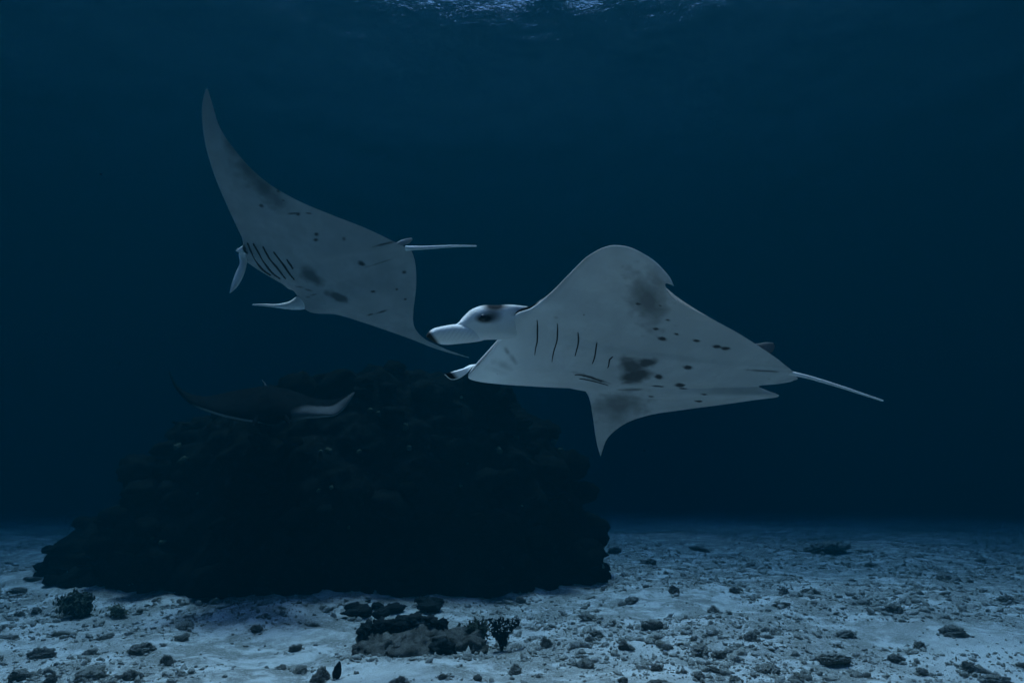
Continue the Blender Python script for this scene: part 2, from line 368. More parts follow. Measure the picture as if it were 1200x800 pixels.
def manta_one():
    keys = [
        (789.5, 334.5, 2.60, 789.8, 334.9, 2.60, .004, .004, 0),
        (785, 325, 2.60, 782, 332, 2.61, .006, .006, 0),
        (777, 315.5, 2.61, 779.5, 333, 2.63, .008, .008, 0),
        (766, 305, 2.63, 780.5, 338, 2.67, .006, .010, 0),
        (748, 294, 2.66, 786, 346, 2.74, .006, .012, 0),
        (722, 287.5, 2.75, 803, 358, 2.90, .008, .022, 0),
        (692, 298, 2.88, 835, 374, 3.15, .012, .03, 0),
        (666, 322, 3.02, 868, 392, 3.40, .03, .04, 0),
        (645, 343, 3.12, 893, 408, 3.62, .06, .06, 0),
        (622, 361, 3.19, 912, 421, 3.78, .08, .07, 0),
        (602, 371, 3.245, 922, 429, 3.87, .09, .08, 0),
        (598, 383, 3.28, 926, 432, 3.90, .09, .08, .0),
        (587, 396, 3.32, 928, 434, 3.94, .10, .07, .002),
        (577, 408, 3.37, 930, 437, 3.97, .11, .065, .004),
        (566, 421, 3.42, 931, 439.5, 4.0, .12, .065, .005),
        (556, 432, 3.50, 930.5, 443, 4.02, .12, .065, .004),
        (548.5, 441.5, 3.57, 929, 446, 4.03, .11, .045, .002),
        (573, 442.5, 3.64, 912, 449.5, 4.04, .12, .05, .0),
        (596, 441.5, 3.70, 889, 452.5, 4.05, .12, .05, 0),
        (612, 441, 3.75, 899, 457.5, 4.07, .115, .05, 0),
        (632, 443.5, 3.82, 913, 463, 4.09, .11, .05, 0),
        (658, 449.5, 4.0, 880, 469, 4.18, .08, .04, 0),
        (680, 453, 4.2, 838, 475, 4.32, .05, .03, 0),
        (690, 465, 4.38, 797, 480.5, 4.42, .035, .02, 0),
        (694.5, 487, 4.52, 758, 487, 4.54, .02, .015, 0),
        (697.5, 508, 4.65, 728, 499, 4.66, .014, .012, 0),
        (700, 522, 4.72, 711.5, 514, 4.72, .008, .008, 0),
        (703.5, 534, 4.78, 704.2, 533.6, 4.78, .004, .004, 0)]
    M = Manta(keys, 'large spotted white-bellied manta ray with dark eye band and straight thin tail', P(750, 420, 3.6), NS=380, NT=165)
    # pigment, plus some painted light and shade
    M.spot(759, 352, 17, 26, -20, .62, .65)
    M.spot(770, 330, 9, 14, -30, .4, .7)
    M.spot(726, 474, 25, 13, -8, .55, .6); M.spot(722, 485, 12, 12, 0, .4, .7)
    M.spot(745, 440, 20, 8, -10, .8, .35); M.spot(741, 430, 15, 9, 0, .75, .45); M.spot(758, 425, 11, 5, -8, .8, .35); M.spot(735, 421, 9, 3, 0, .6, .4); M.spot(738, 447, 9, 3, -10, .7, .4)
    for x, y, rx, ry in ((768.5, 385.5, 3.6, 1.6), (792.5, 391.3, 3.2, 1.3), (775.5, 396.6, 5, 2.6), (782.5, 375, 3, 1.2), (815.5, 399, 3.6, 1.5), (840, 406, 4.6, 2), (851, 408, 4.6, 1.9),
                         (806, 430.5, 5.6, 2.4), (772, 441, 5, 3.2), (797.5, 451.5, 5.4, 2), (771, 452.5, 7, .9), (763, 464.5, 3.4, .8), (819.5, 470, 3.6, 1), (825, 462, 2.6, .8),
                         (748, 356, 3.6, 1.4), (800, 455, 4, .9), (773.5, 358, 1.6, .9)):
        M.spot(x, y, rx, ry, 3, .88, .22)
    M.spot(740, 456.5, 13, 1.7, -2, .6, .4); M.spot(696, 443.5, 17, 1.3, 18, .8, .4)
    M.spot(897, 434.5, 16, 1.0, 3, .7, .5)  # darkness of the gap by the pelvic fin, painted as a line
    M.spot(652, 372, 2, 1, 0, .3, .6)
    M.bright(617, 351.5, 16, 3.2, .75)
    x_ = M.looppx[..., 0]; M.pale[:] = np.interp(x_, [545, 571, 592, 616, 660, 720], [.95, .9, .7, .42, .2, .06]) + .5 * np.exp(-((x_ - 615) / 26) ** 2 - ((M.looppx[..., 1] - 359) / 6) ** 2)  # painted brightness: head and forebody whitened towards the front
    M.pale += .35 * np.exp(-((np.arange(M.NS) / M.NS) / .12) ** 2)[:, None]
    tipz = (np.arange(M.NS) / M.NS < .33)[:, None] * np.clip((M.t[::-1][1:] - .7) / .1, 0, 1)[None] * .38
    np.maximum(M.pig[:, M.NC + M.NT:M.NC + 2 * M.NT - 1], tipz, out=M.pig[:, M.NC + M.NT:M.NC + 2 * M.NT - 1])
    fl = np.clip((.10 - M.t[::-1][1:]) / .06, 0, 1)[None] * np.clip((604 - M.dorpx[:, :1, 0]) / 8, 0, 1) * .85
    pd = M.pig[:, M.NC + M.NT:M.NC + 2 * M.NT - 1]; np.maximum(pd, fl, out=pd); M.pig[:, -4:] = .6; M.pig[:, :4] = .6
    M.pale += .5 * np.exp(-((x_ - 574) / 22) ** 2 - ((M.looppx[..., 1] - 424) / 18) ** 2); M.pale = np.clip(M.pale, 0, 1)  # bright jaw painted whiter than the belly, as if lit
    M.spot(594, 411, 4.5, 2, 55, .45, .5); M.spot(601, 420, 6, 2.2, 60, .35, .5); M.spot(590, 428, 9, 4, 25, .35, .7); M.spot(583, 434, 10, 3, 15, .2, .7)  # shadow marks of the jaw folds painted into the skin
    M.build()
    for pts, wd in (([(629.5, 374), (630, 388), (629, 402), (626, 415)], .006), ([(653.5, 378), (653, 392), (651, 406), (646, 424)], .0055),
                    ([(678, 389), (677, 402), (674, 417)], .0065), ([(699, 401), (698, 412), (694.5, 426)], .0062), ([(718, 417), (714.5, 421), (713, 431)], .006),
                    ([(673, 438.2), (690, 440.8), (706, 447)], .005), ([(679, 442.5), (695, 446), (712, 451)], .006)):
        M.slit(pts, wd)
    blob = lambda x, y, cx, cy, rx, ry, so: min(1, max(0, (1 + so - math.hypot((x - cx) / rx, (y - cy) / ry)) / (2 * so)))
    def face(u, v, sd, p):
        x, y = p
        k = (1 - .97 * blob(x, y, 568, 373, 10, 5, .35)) * (1 - .75 * blob(x, y, 577, 371, 9, 5.5, .6)) * (1 - .96 * blob(x, y, 580, 358.5, 13, 4.6, .4)) * (1 - .5 * blob(x, y, 578, 364, 9, 5, .6))
        return .98 * k
    M.fin('brow', [(644, 362, 3.36), (618, 359, 3.30), (598, 357, 3.255), (582, 357.6, 3.21), (568, 358, 3.165), (556, 362.5, 3.13), (548.5, 369, 3.115), (541, 376.3, 3.10), (530, 383, 3.09)],
          [(644, 388, 3.40), (620, 392, 3.345), (602, 396, 3.305), (588, 397.5, 3.265), (573, 397.6, 3.225), (560, 398, 3.19), (551, 398.5, 3.17), (541, 397, 3.14), (531, 389, 3.10)],
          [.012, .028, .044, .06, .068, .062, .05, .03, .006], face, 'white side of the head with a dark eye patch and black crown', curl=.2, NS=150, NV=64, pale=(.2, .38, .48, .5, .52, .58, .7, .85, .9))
    def lobe(u, v, sd, p):
        x, y = p; st = math.sin((x * .75 + y * .55) * 1.5)
        return .98 * (1 - .97 * min(1, max(0, (509.5 - x + (y - 392) * .75) / 5))) * (1 - .16 * max(0, st) * blob(x, y, 535, 388, 24, 9, .6))
    M.fin('cephalic_fin', [(576, 389, 3.22), (563, 385.5, 3.165), (549, 382, 3.115), (536, 381, 3.075), (524, 382.7, 3.04), (512, 385, 3.01), (504.5, 389, 2.99), (499.5, 393.5, 2.98)],
          [(576, 394, 3.24), (563, 398, 3.205), (550, 400, 3.165), (536, 401.7, 3.125), (522, 403, 3.09), (512, 402, 3.05), (505, 399, 3.01), (499.8, 394.5, 2.98)],
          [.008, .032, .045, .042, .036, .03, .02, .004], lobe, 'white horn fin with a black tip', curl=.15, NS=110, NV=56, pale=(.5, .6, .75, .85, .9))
    def horn(u, v, sd, p):
        x, y = p
        return .95 if v > .9 else .95 * min(1, max(0, (x - 527 - (y - 436) * .9) / 7))
    M.fin('cephalic_fin', [(560, 426, 3.62), (553, 428, 3.58), (544, 431.5, 3.53), (534, 434.5, 3.48), (526, 436.8, 3.45), (521, 437.5, 3.43)],
          [(560, 429, 3.62), (552.5, 430.5, 3.58), (546, 437.5, 3.54), (537, 443.3, 3.5), (528, 444.3, 3.47), (521.3, 438.5, 3.43)],
          [.01, .014, .02, .02, .015, .004], horn, 'curled white horn fin with a black tip', curl=.6, NV=40)
    M.eye(566, 371.8, 3.098, .015)
    M.tail([(924, 436.5, 3.97), (950, 442.5, 3.98), (985, 453, 4.02), (1015, 463, 4.06), (1034.5, 469.3, 4.1)], .014, .005, .85)
    M.fin('dorsal_fin', [(872, 400, 3.95), (886, 402.5, 3.97), (897, 401, 4.0), (906, 401.5, 4.02)], [(880, 412, 3.95), (894, 412, 3.97), (904, 413, 4.0), (908, 407, 4.02)], [.015, .012, .008, .004], lambda u, v, s_, p: .3, pale=(0, 0))
    M.fin('pelvic_fin', [(880, 434, 3.97), (905, 435, 3.99), (928, 437.5, 4.01), (935, 443, 4.02)], [(880, 446, 4.0), (905, 448.5, 4.01), (922, 447.5, 4.02), (934, 444.5, 4.02)], [.018, .014, .01, .003], lambda u, v, s_, p: 1, pale=(0, 0))
    return M

def manta_two():
    keys = [
        (241.5, 104, 5.2, 243.5, 104.6, 5.2, .005, .005, 0),
        (238, 116, 5.22, 248, 119, 5.23, .010, .010, 0),
        (236.8, 138, 5.27, 257, 148, 5.28, .014, .014, 0),
        (240.5, 168, 5.35, 277, 178, 5.34, .02, .018, 0),
        (251, 204, 5.5, 307, 209, 5.4, .03, .025, 0),
        (266, 240, 5.7, 345, 233, 5.45, .05, .035, 0),
        (279, 268, 5.95, 393, 253.5, 5.5, .09, .05, 0),
        (284.5, 280, 6.08, 432, 269, 5.53, .13, .07, 0),
        (285.5, 289, 6.16, 458, 281.5, 5.57, .15, .09, 0),
        (288, 299, 6.22, 472, 288, 5.6, .16, .09, .03),
        (300, 309, 6.28, 478, 291, 5.63, .17, .08, .09),
        (319, 321, 6.32, 481, 293, 5.65, .18, .08, .12),
        (335, 330.5, 6.36, 484, 298, 5.68, .17, .08, .09),
        (346, 342, 6.40, 486, 305, 5.72, .12, .07, .002),
        (352, 353, 6.42, 487.5, 315, 5.77, .12, .06, 0),
        (360, 363.5, 6.42, 488, 328, 5.84, .10, .05, 0),
        (392, 367.5, 6.42, 487, 344, 5.95, .07, .04, 0),
        (428, 378, 6.44, 484.5, 364, 6.1, .045, .03, 0),
        (457, 388, 6.5, 485, 381, 6.28, .025, .018, 0),
        (482, 397, 6.6, 494, 394, 6.48, .016, .012, 0),
        (512, 408.5, 6.75, 517, 406.5, 6.7, .010, .010, 0),
        (549, 419, 6.95, 550, 418.6, 6.95, .005, .005, 0)]
    M = Manta(keys, 'tilted manta ray with one slender wing raised high and horn fins hanging apart', P(390, 310, 5.9), NS=380, NT=150)
    for x, y, rx, ry, a, dk, so in ((272, 172, 6, 14, -35, .5, .7), (290, 198, 9, 20, -38, .6, .7), (309, 220, 9, 20, -42, .6, .7), (326, 236, 7, 12, -45, .45, .7),
                                    (364.5, 324, 14, 6.5, 32, .62, .4), (395.5, 347.5, 12, 4.6, 22, .7, .35), (424, 309, 4.4, 2.6, 30, .85, .4),
                                    (349.5, 251, 1.9, 1.6, 0, .8, .4), (370.5, 274.5, 2.6, 2, 0, .85, .4), (370, 281, 2.3, 1.8, 0, .85, .4), (403, 280, 1.6, 2.2, 0, .7, .4),
                                    (473.5, 319, 2.4, 1.7, 0, .8, .4), (437, 341.5, 3.2, 1.5, 0, .85, .4), (465, 339, 1.8, 1.3, 0, .8, .4), (475, 350.5, 1.4, 1, 0, .7, .4),
                                    (326, 224, 1.7, 1.5, 0, .8, .4), (332, 235, 1.5, 1.3, 0, .8, .4), (306, 241, 2.4, 1.5, 20, .7, .4), (345, 250, 6, 1.1, -4, .7, .4), (362, 250, 4, 1.1, 4, .7, .4),
                                    (448, 365, 7, 1.2, -18, .7, .4), (434, 368.5, 3, .9, -15, .7, .4), (362, 340, 5, .9, 12, .5, .5), (368, 345, 4, .9, -15, .6, .5), (361, 348, 3, .8, 0, .5, .5),
                                    (452, 285.5, 12, 1.2, -14, .8, .4), (445, 308, 14, .8, -18, .4, .6), (350, 336, 4, .9, 5, .5, .5)):
        M.spot(x, y, rx, ry, a, dk, so)
    M.build()
    for pts in ([(290, 284), (295, 296), (307, 316), (318, 322)], [(297, 285), (305, 299), (317, 318), (329, 326)], [(308, 288.5), (315.5, 302), (324.5, 313), (335, 326)],
                [(320.7, 295), (329, 305), (336.5, 317), (345.5, 327)], [(336, 303), (340, 309), (344, 315)]):
        M.slit(pts, .011, .012)
    M.fin('cephalic_fin', [(287, 285, 6.2), (280, 296, 6.2), (281, 308, 6.18), (276, 320, 6.14), (271.5, 333, 6.1), (269, 343.5, 6.08)],
          [(292, 300, 6.22), (290, 305, 6.22), (288.5, 313, 6.2), (284.5, 325, 6.16), (278, 336, 6.12), (270, 343, 6.08)], [.06, .05, .035, .03, .02, .004], lambda u, v, s_, p: .98, 'narrow pale horn fin hanging down')
    M.fin('cephalic_fin', [(352, 345, 6.42), (346.5, 348, 6.4), (338, 353.5, 6.38), (323, 356.3, 6.34), (308, 356, 6.3), (295.5, 356.6, 6.26)],
          [(358, 362, 6.42), (350, 363, 6.4), (337, 362.3, 6.38), (322, 360.3, 6.34), (308, 358.5, 6.3), (295.5, 357.4, 6.26)], [.06, .05, .035, .02, .012, .004], lambda u, v, s_, p: .98, 'pointed pale horn fin held forward')
    M.fin('cephalic_fin_base', [(286, 287, 6.1), (280, 291, 6.12), (276.5, 293.5, 6.14)], [(290, 298, 6.1), (284, 297, 6.12), (277, 294.5, 6.14)], [.04, .03, .004], lambda u, v, s_, p: .9)
    M.tail([(476, 291, 5.62), (500, 290.2, 5.55), (530, 288.6, 5.5), (558.5, 288.4, 5.45)], .022, .006, .9)
    M.fin('dorsal_fin', [(462, 286, 5.75), (470, 281.5, 5.75), (477, 279.5, 5.75), (483, 278.8, 5.75)], [(468, 289, 5.75), (474, 287, 5.75), (479, 285.5, 5.75), (483.5, 281, 5.75)], [.02, .015, .01, .004], lambda u, v, s_, p: .5)
    return M

def manta_three():
    D = 8.6
    keys = [
        (198, 436, D + .1, 199, 435, D + .12, .006, .006, 0),
        (208, 455, D + .0, 203, 447, D + .1, .015, .02, 0),
        (224, 471, D - .1, 218, 459, D + .25, .03, .04, 0),
        (248, 481, D - .2, 240, 464, D + .5, .06, .06, 0),
        (278, 489, D - .3, 268, 459, D + .8, .12, .08, 0),
        (300, 492.5, D - .35, 292, 455, D + 1.05, .2, .09, 0),
        (318, 494, D - .35, 312, 453, D + 1.15, .24, .09, .06),
        (336, 492, D - .35, 332, 455, D + 1.05, .2, .09, 0),
        (358, 488, D - .3, 350, 460, D + .8, .12, .08, 0),
        (378, 487, D - .2, 368, 466, D + .5, .06, .06, 0),
        (396, 484, D - .1, 388, 468, D + .25, .03, .04, 0),
        (407, 473, D - .05, 402, 464.5, D + .1, .015, .02, 0),
        (415.5, 460, D, 414.5, 459.5, D + .05, .006, .006, 0)]
    M = Manta(keys, 'dark-backed manta ray hovering against the black reef mound with pale wing edges', P(310, 470, D + .3), NS=200, NT=70, away=False)
    # pale under-edge wrapping onto the front of the wings
    nd = 2 * M.NT - 1; M.pig[:] = 0
    rimx = np.interp(M.venpx[:, 0, 0], [225, 240, 290, 310, 342, 360, 416], [0, .5, .45, .12, .12, .5, .6]); M.pig[:, M.NC:M.NC + M.NT] = rimx[:, None]
    t = M.t[::-1][1:]
    x = M.dorpx[:, 0, 0]
    frac = np.interp(x, [198, 228, 236, 270, 300, 318, 340, 352, 375, 395, 415], [0, 0, .0, .0, .0, .0, .0, .06, .22, .45, .8])
    k = .2 * np.clip((frac[:, None] - t[None]) / .08 + .5, 0, 1) * (frac[:, None] > .01)
    M.pig[:, M.NC + M.NT:M.NC + 2 * M.NT - 1] = k
    M.build()
    M.fin('cephalic_fin', [(298, 489, 8.25), (296, 493, 8.15), (296, 498, 8.05)], [(304, 491, 8.25), (301, 496, 8.15), (297, 499, 8.05)], [.05, .03, .004], lambda u, v, s_, p: 0, pale=(0, 0))
    M.fin('cephalic_fin', [(332, 490, 8.25), (335, 494, 8.15), (339, 498, 8.05)], [(338, 489, 8.25), (340, 493, 8.15), (340, 498, 8.05)], [.05, .03, .004], lambda u, v, s_, p: 0, pale=(0, 0))
    M.tail([(312, 453, 9.7), (310, 449, 10.1), (307, 445, 10.5)], .02, .006, .05)
    return M
M1 = manta_one(); M2 = manta_two(); M3 = manta_three()

# ------------------------------------------------------------------ reef mound
import bmesh
def ico(sub):
    bm = bmesh.new(); bmesh.ops.create_icosphere(bm, subdivisions=sub, radius=1)
    v = np.array([x.co[:] for x in bm.verts]); f = np.array([[y.index for y in x.verts] for x in bm.faces]); bm.free(); return v, f
def lumps(pts, scale, seed):
    off = Vector((seed * 5.3, seed * 9.1, seed * 1.7)); out = np.zeros(len(pts))
    for i, p in enumerate(pts):
        d, _ = mn.voronoi(Vector(p) * scale + off); out[i] = d[0]
    return out
def reef():
    D = 12.2
    sil = [(112, 655), (122, 640), (134, 622), (158, 603), (190, 590), (222, 578), (236, 545), (258, 514), (292, 486), (340, 462), (400, 450), (480, 443), (545, 452), (592, 472), (628, 500), (655, 540), (672, 576), (684, 600), (690, 628), (698, 655)]
    W = np.array([P(x, y, D) for x, y in sil]); xs, zs = W[:, 0], np.maximum(W[:, 2], 0)
    nu, nv = 430, 250
    X = np.linspace(xs[0], xs[-1], nu); H = np.interp(X, xs, zs); H = smooth_rows(H, 4)
    q = (X - X[0]) / (X[-1] - X[0]); B = 2.75 * np.clip(1 - np.abs(2 * q - 1) ** 2.0, 0, 1) ** .6 + .2
    ph = np.linspace(0, math.pi, nv); cy = np.sign(np.cos(ph)) * np.abs(np.cos(ph)) ** .75; cz = np.abs(np.sin(ph)) ** .7
    V = np.stack((X[:, None] + 0 * cy[None], 12 - B[:, None] * cy[None], (H[:, None] + .5) * cz[None] - .5), -1)
    nrm = np.cross(np.gradient(V, axis=0), np.gradient(V, axis=1)); nrm = unit(nrm); c = np.array((X.mean(), 12, .3))
    nrm *= np.sign(np.sum(nrm * (V - c), -1, keepdims=True))
    p = V.reshape(-1, 3); nr = nrm.reshape(-1, 3)
    d = .26 * vnoise(p, .75, 3, 3) + .14 * (.5 - lumps(p, 1.3, 2)) + .085 * (.5 - lumps(p, 3.4, 5)) + .05 * vnoise(p, 5, 9, 3)
    fade = np.repeat(np.clip(np.minimum(q, 1 - q) / .10, .15, 1), nv)
    led = .10 * np.sin(p[:, 2] * 7 + 1.5 * vnoise(p, .7, 4, 2) * 3)
    p2 = p + nr * ((d + led * .5) * fade)[:, None]
    root = empty('reef_mound', (c[0], 12, 0)); o0 = np.array((c[0], 12, 0))
    tag(root, 'big dark coral-covered reef mound rising from the sand', 'reef')
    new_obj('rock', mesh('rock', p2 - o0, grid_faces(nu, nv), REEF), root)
    # knobs and plates of coral growing on the mound: parts of it
    iv, fi = ico(3)
    kn = []
    for k in range(4):
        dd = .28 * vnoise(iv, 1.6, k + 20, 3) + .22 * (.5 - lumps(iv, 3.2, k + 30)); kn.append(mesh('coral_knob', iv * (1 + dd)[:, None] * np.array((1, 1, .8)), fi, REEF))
    pale_knob = mesh('coral_tuft', iv * (1 + 1.6 * dd)[:, None], fi, ALGAE)
    pl = []
    for k in range(3):                                            # table corals: thin lobed plate with an uneven rim
        a = np.linspace(0, 2 * math.pi, 30, endpoint=False); rr = np.linspace(0, 1, 7)
        rim = 1 + .25 * np.sin(3 * a + k) + .12 * np.sin(7 * a + 2 * k)
        top = np.stack((np.cos(a)[None] * rr[:, None] * rim, np.sin(a)[None] * rr[:, None] * rim, .16 * rr[:, None] ** 2 + .05 * np.sin(5 * a)[None] * rr[:, None]), -1)
        bot = top * np.array((.96, .96, 1)) - np.array((0, 0, .09)) - np.array((0, 0, .25)) * (1 - rr)[:, None, None]
        VV = np.concatenate((top, bot[::-1]), 0)
        pl.append(mesh('plate_coral', VV.reshape(-1, 3), grid_faces(14, 30, True), REEF))
    P2 = p2.reshape(nu, nv, 3); N2 = nr.reshape(nu, nv, 3)
    r_ = random.Random(4)
    for k in range(130):
        i = r_.randrange(25, nu - 8); j = r_.randrange(6, int(nv * .62)); pt = P2[i, j]; nm = N2[i, j]
        if k % 4 == 3:
            o = new_obj('plate_coral', pl[k % 3], root); sc = r_.uniform(.10, .24); o.scale = (sc, sc, sc * .8)
            o.rotation_euler = (r_.uniform(-.3, .3), r_.uniform(-.3, .3), r_.uniform(0, 6)); pos = pt + nm * sc * .35
        else:
            o = new_obj('coral_knob', kn[k % 4], root); sc = r_.uniform(.10, .32); o.scale = (sc, sc, sc * r_.uniform(.7, 1.1))
            o.rotation_euler = (r_.uniform(-.4, .4), r_.uniform(-.4, .4), r_.uniform(0, 6)); pos = pt + nm * sc * .1
        o.location = Vector(pos - o0)
    for k in range(46):                                           # small pale growths
        i = r_.randrange(60, nu - 20); j = r_.randrange(10, int(nv * .45)); o = new_obj('coral_tuft', pale_knob, root); sc = r_.uniform(.015, .045); o.scale = (sc * r_.uniform(.8, 2), sc, sc * r_.uniform(.6, 1.4))
        o.rotation_euler = (r_.uniform(-.6, .6), r_.uniform(-.6, .6), r_.uniform(0, 6)); o.location = Vector(P2[i, j] + N2[i, j] * .03 - o0)
    # broken blocks heaped along the foot and the two ends
    for k in range(150):
        a = r_.uniform(-.15, 2 * math.pi * .5 + .15) + math.pi; end = k % 3 == 0
        if end: a = (math.pi if k % 2 else 2 * math.pi) + r_.uniform(-.25, .45) * (-1 if not k % 2 else 1)
        rr = r_.uniform(.90, .985) if end else r_.uniform(.94, 1.03); cx = (X[0] + X[-1]) / 2; hw = (X[-1] - X[0]) / 2
        x = cx + hw * rr * math.cos(a); y = 12 + 2.85 * rr * math.sin(a)
        sc = r_.uniform(.05, .17); o = new_obj('coral_knob', kn[k % 4], root); o.scale = (sc * r_.uniform(.8, 1.5), sc, sc * r_.uniform(.6, 1.2))
        o.rotation_euler = (r_.uniform(-.4, .4), r_.uniform(-.4, .4), r_.uniform(0, 6)); o.location = Vector((x, y, float(ground(x, y)) + sc * r_.uniform(.0, .35 if not end else .9))) - Vector(o0)
reef()

# ------------------------------------------------------------------ things lying on the sand
def gpoint(px, py):
    """where the ray through a pixel meets the seabed"""
    a = P(px, py, 1.0) - np.array(CAM); t = 1.0
    for _ in range(60):
        q = np.array(CAM) + a * t; e = q[2] - float(ground(q[0], q[1])); t += e / max(-a[2], .02) * .7
        t = min(max(t, .5), 60)
    return np.array(CAM) + a * t
rv, rf = ico(5)
rocks = []
for k in range(7):
    st = np.array(((1.25, .9, .62), (1, .85, .8), (1.5, .8, .5), (.95, .9, .95), (1.3, 1.0, .45), (1.1, .75, .7), (1.0, 1.0, .6))[k])
    d = .34 * vnoise(rv, 1.1, k + 40, 3) + .30 * (.45 - lumps(rv, 2.2, k + 50)) + .30 * (.4 - lumps(rv, 5.5, k + 60)) + .2 * (.35 - lumps(rv, 12, k + 70)) + .09 * vnoise(rv, 7, k, 4)
    rocks.append(mesh('coral_rock', rv * (1 + d)[:, None] * st, rf, ROCK))
ROCKLAB = ['rough grey lump of dead coral', 'low rounded grey coral stone', 'elongated slab of dead coral', 'knobbly upright block of dead coral', 'thin weathered coral plate', 'ragged pointed chunk of broken coral', 'squat pitted coral boulder']
LANDMARKS = [(gpoint(88, 722), 'beside the bushy green algae clump'), (gpoint(482, 765), 'beside the crusted coral mound'), (gpoint(588, 758), 'beside the dark soft coral on its stalk'),
             (gpoint(395, 795), 'beside the upright black shell'), (gpoint(450, 712), 'beside the sprawling black sponge patch'), (gpoint(968, 640), 'beside the long low outcrop')]
def dens(x, y):
    a = fbm2(x * .55 + 31, y * .55 + 12, 4) + .35 * fbm2(x * 2.3, y * 2.3 + 40, 2)
    right = np.clip((x + .5) / 4, 0, 1) * .10; apron = np.exp(-np.maximum(np.hypot((x + 3.3) / 5, (y - 12) / 2.9) - 1, 0) * 5) * .3
    return np.clip((a + right + apron + .22 + .10 * np.clip((y - 6) / 6, 0, 1)) * 2.1, 0.06, 1)
SKIRT = []
def put_rock(x, y, s, k, rz, lean=(0, 0), label=None, sink=.25, mat=None, group=True):
    SKIRT.append((x, y, s)); o = new_obj('coral_rock', rocks[k]); z = float(ground(x, y))
    o.location = (x, y, z + s * (.45 - sink)); o.scale = (s, s * random.uniform(.85, 1.15), s * random.uniform(.85, 1.2)); o.rotation_euler = (lean[0], lean[1], rz)
    size = 'tiny' if s < .035 else 'small' if s < .065 else 'medium-sized' if s < .11 else 'large'
    r = math.hypot((x + 3.3) / 5, (y - 12) / 2.9)
    place = min(((math.hypot(x - g[0], y - g[1]), n_) for g, n_ in LANDMARKS))
    where = place[1] if place[0] < .75 else 'at the foot of the dark reef mound' if r < 1.25 else 'among dense rubble' if dens(np.float64(x), np.float64(y)) > .8 else 'amid thin scattered rubble' if dens(np.float64(x), np.float64(y)) > .35 else 'on bare pale sand'
    tag(o, label or f'{size} {ROCKLAB[k]} {where}', 'rock', 'coral rocks scattered on the sand' if not label else None)
    return o
# the larger ones where the photograph shows them: pixel, width in pixels, mesh
big = [(640, 752, 30, 3), (686, 776, 36, 5), (769, 780, 26, 1), (731, 755, 24, 3), (27, 788, 40, 6), (50, 763, 34, 0), (22, 718, 16, 1), (42, 716, 17, 1), (163, 757, 40, 0), (105, 763, 22, 5), (139, 717, 18, 1),
       (106, 788, 44, 6), (60, 795, 20, 3), (604, 784, 26, 3), (606, 660, 24, 2), (560, 792, 24, 5), (820, 757, 34, 0), (842, 764, 34, 6), (836, 714, 22, 3), (968, 635, 60, 4), (1106, 673, 26, 2), (1048, 712, 30, 1),
       (1118, 737, 32, 0), (1050, 770, 28, 5), (1078, 755, 20, 3), (1080, 785, 22, 1), (990, 740, 30, 0), (915, 706, 24, 2), (898, 780, 40, 4), (940, 792, 34, 0), (975, 768, 44, 2), (1135, 780, 24, 1), (1165, 792, 30, 2),
       (376, 790, 40, 3), (352, 783, 26, 0), (330, 780, 22, 5), (346, 757, 24, 6), (300, 735, 22, 1), (212, 745, 26, 2), (215, 730, 28, 4), (244, 700, 26, 4), (270, 705, 16, 3), (310, 720, 12, 1), (331, 718, 12, 3),
       (700, 740, 26, 0), (690, 720, 30, 2), (765, 728, 40, 4), (740, 700, 30, 4), (660, 672, 34, 0), (696, 660, 40, 6), (640, 680, 30, 3), (720, 640, 34, 2), (760, 655, 34, 4), (610, 700, 26, 5), (880, 745, 26, 1), (860, 690, 20, 1),
       (950, 690, 24, 4), (1010, 705, 22, 2), (1180, 700, 24, 1), (1150, 655, 16, 2), (880, 660, 24, 2), (820, 640, 30, 4), (790, 690, 22, 3), (1020, 660, 20, 1), (155, 790, 30, 5), (195, 775, 26, 3), (120, 745, 24, 2), (75, 740, 22, 4),
       (10, 745, 18, 2), (20, 690, 22, 4), (40, 676, 20, 2), (95, 668, 40, 6), (130, 672, 36, 0), (70, 655, 24, 1), (160, 680, 30, 2), (470, 795, 22, 1), (520, 790, 20, 4), (770, 797, 26, 2), (730, 795, 20, 0), (820, 790, 26, 5), (862, 795, 30, 1)]
for i, (px, py, wpx, k) in enumerate(big):
    g = gpoint(px, py + wpx * .18); d = math.hypot(g[0], g[1]); s = wpx / FPX * d * .27
    put_rock(g[0], g[1], s, k, random.uniform(0, 6.28), (random.uniform(-.25, .25), random.uniform(-.25, .25)),
             'long dark low reef outcrop far out on the sand' if (px, py) == (968, 635) else None)
cnt = 0
while cnt < 190:
    y = math.exp(random.uniform(math.log(3.6), math.log(15))); x = random.uniform(-1, 1) * (y * .86 + .6)
    if ((x + 3.3) / 5.1) ** 2 + ((y - 12) / 3.3) ** 2 < 1 or random.random() > dens(x, y): continue
    s = min(.11, .0145 * math.exp(random.gauss(.45, .45))) * (1 + .04 * y)
    put_rock(x, y, s, random.randrange(7), random.uniform(0, 6.28), (random.uniform(-.3, .3), random.uniform(-.3, .3))); cnt += 1

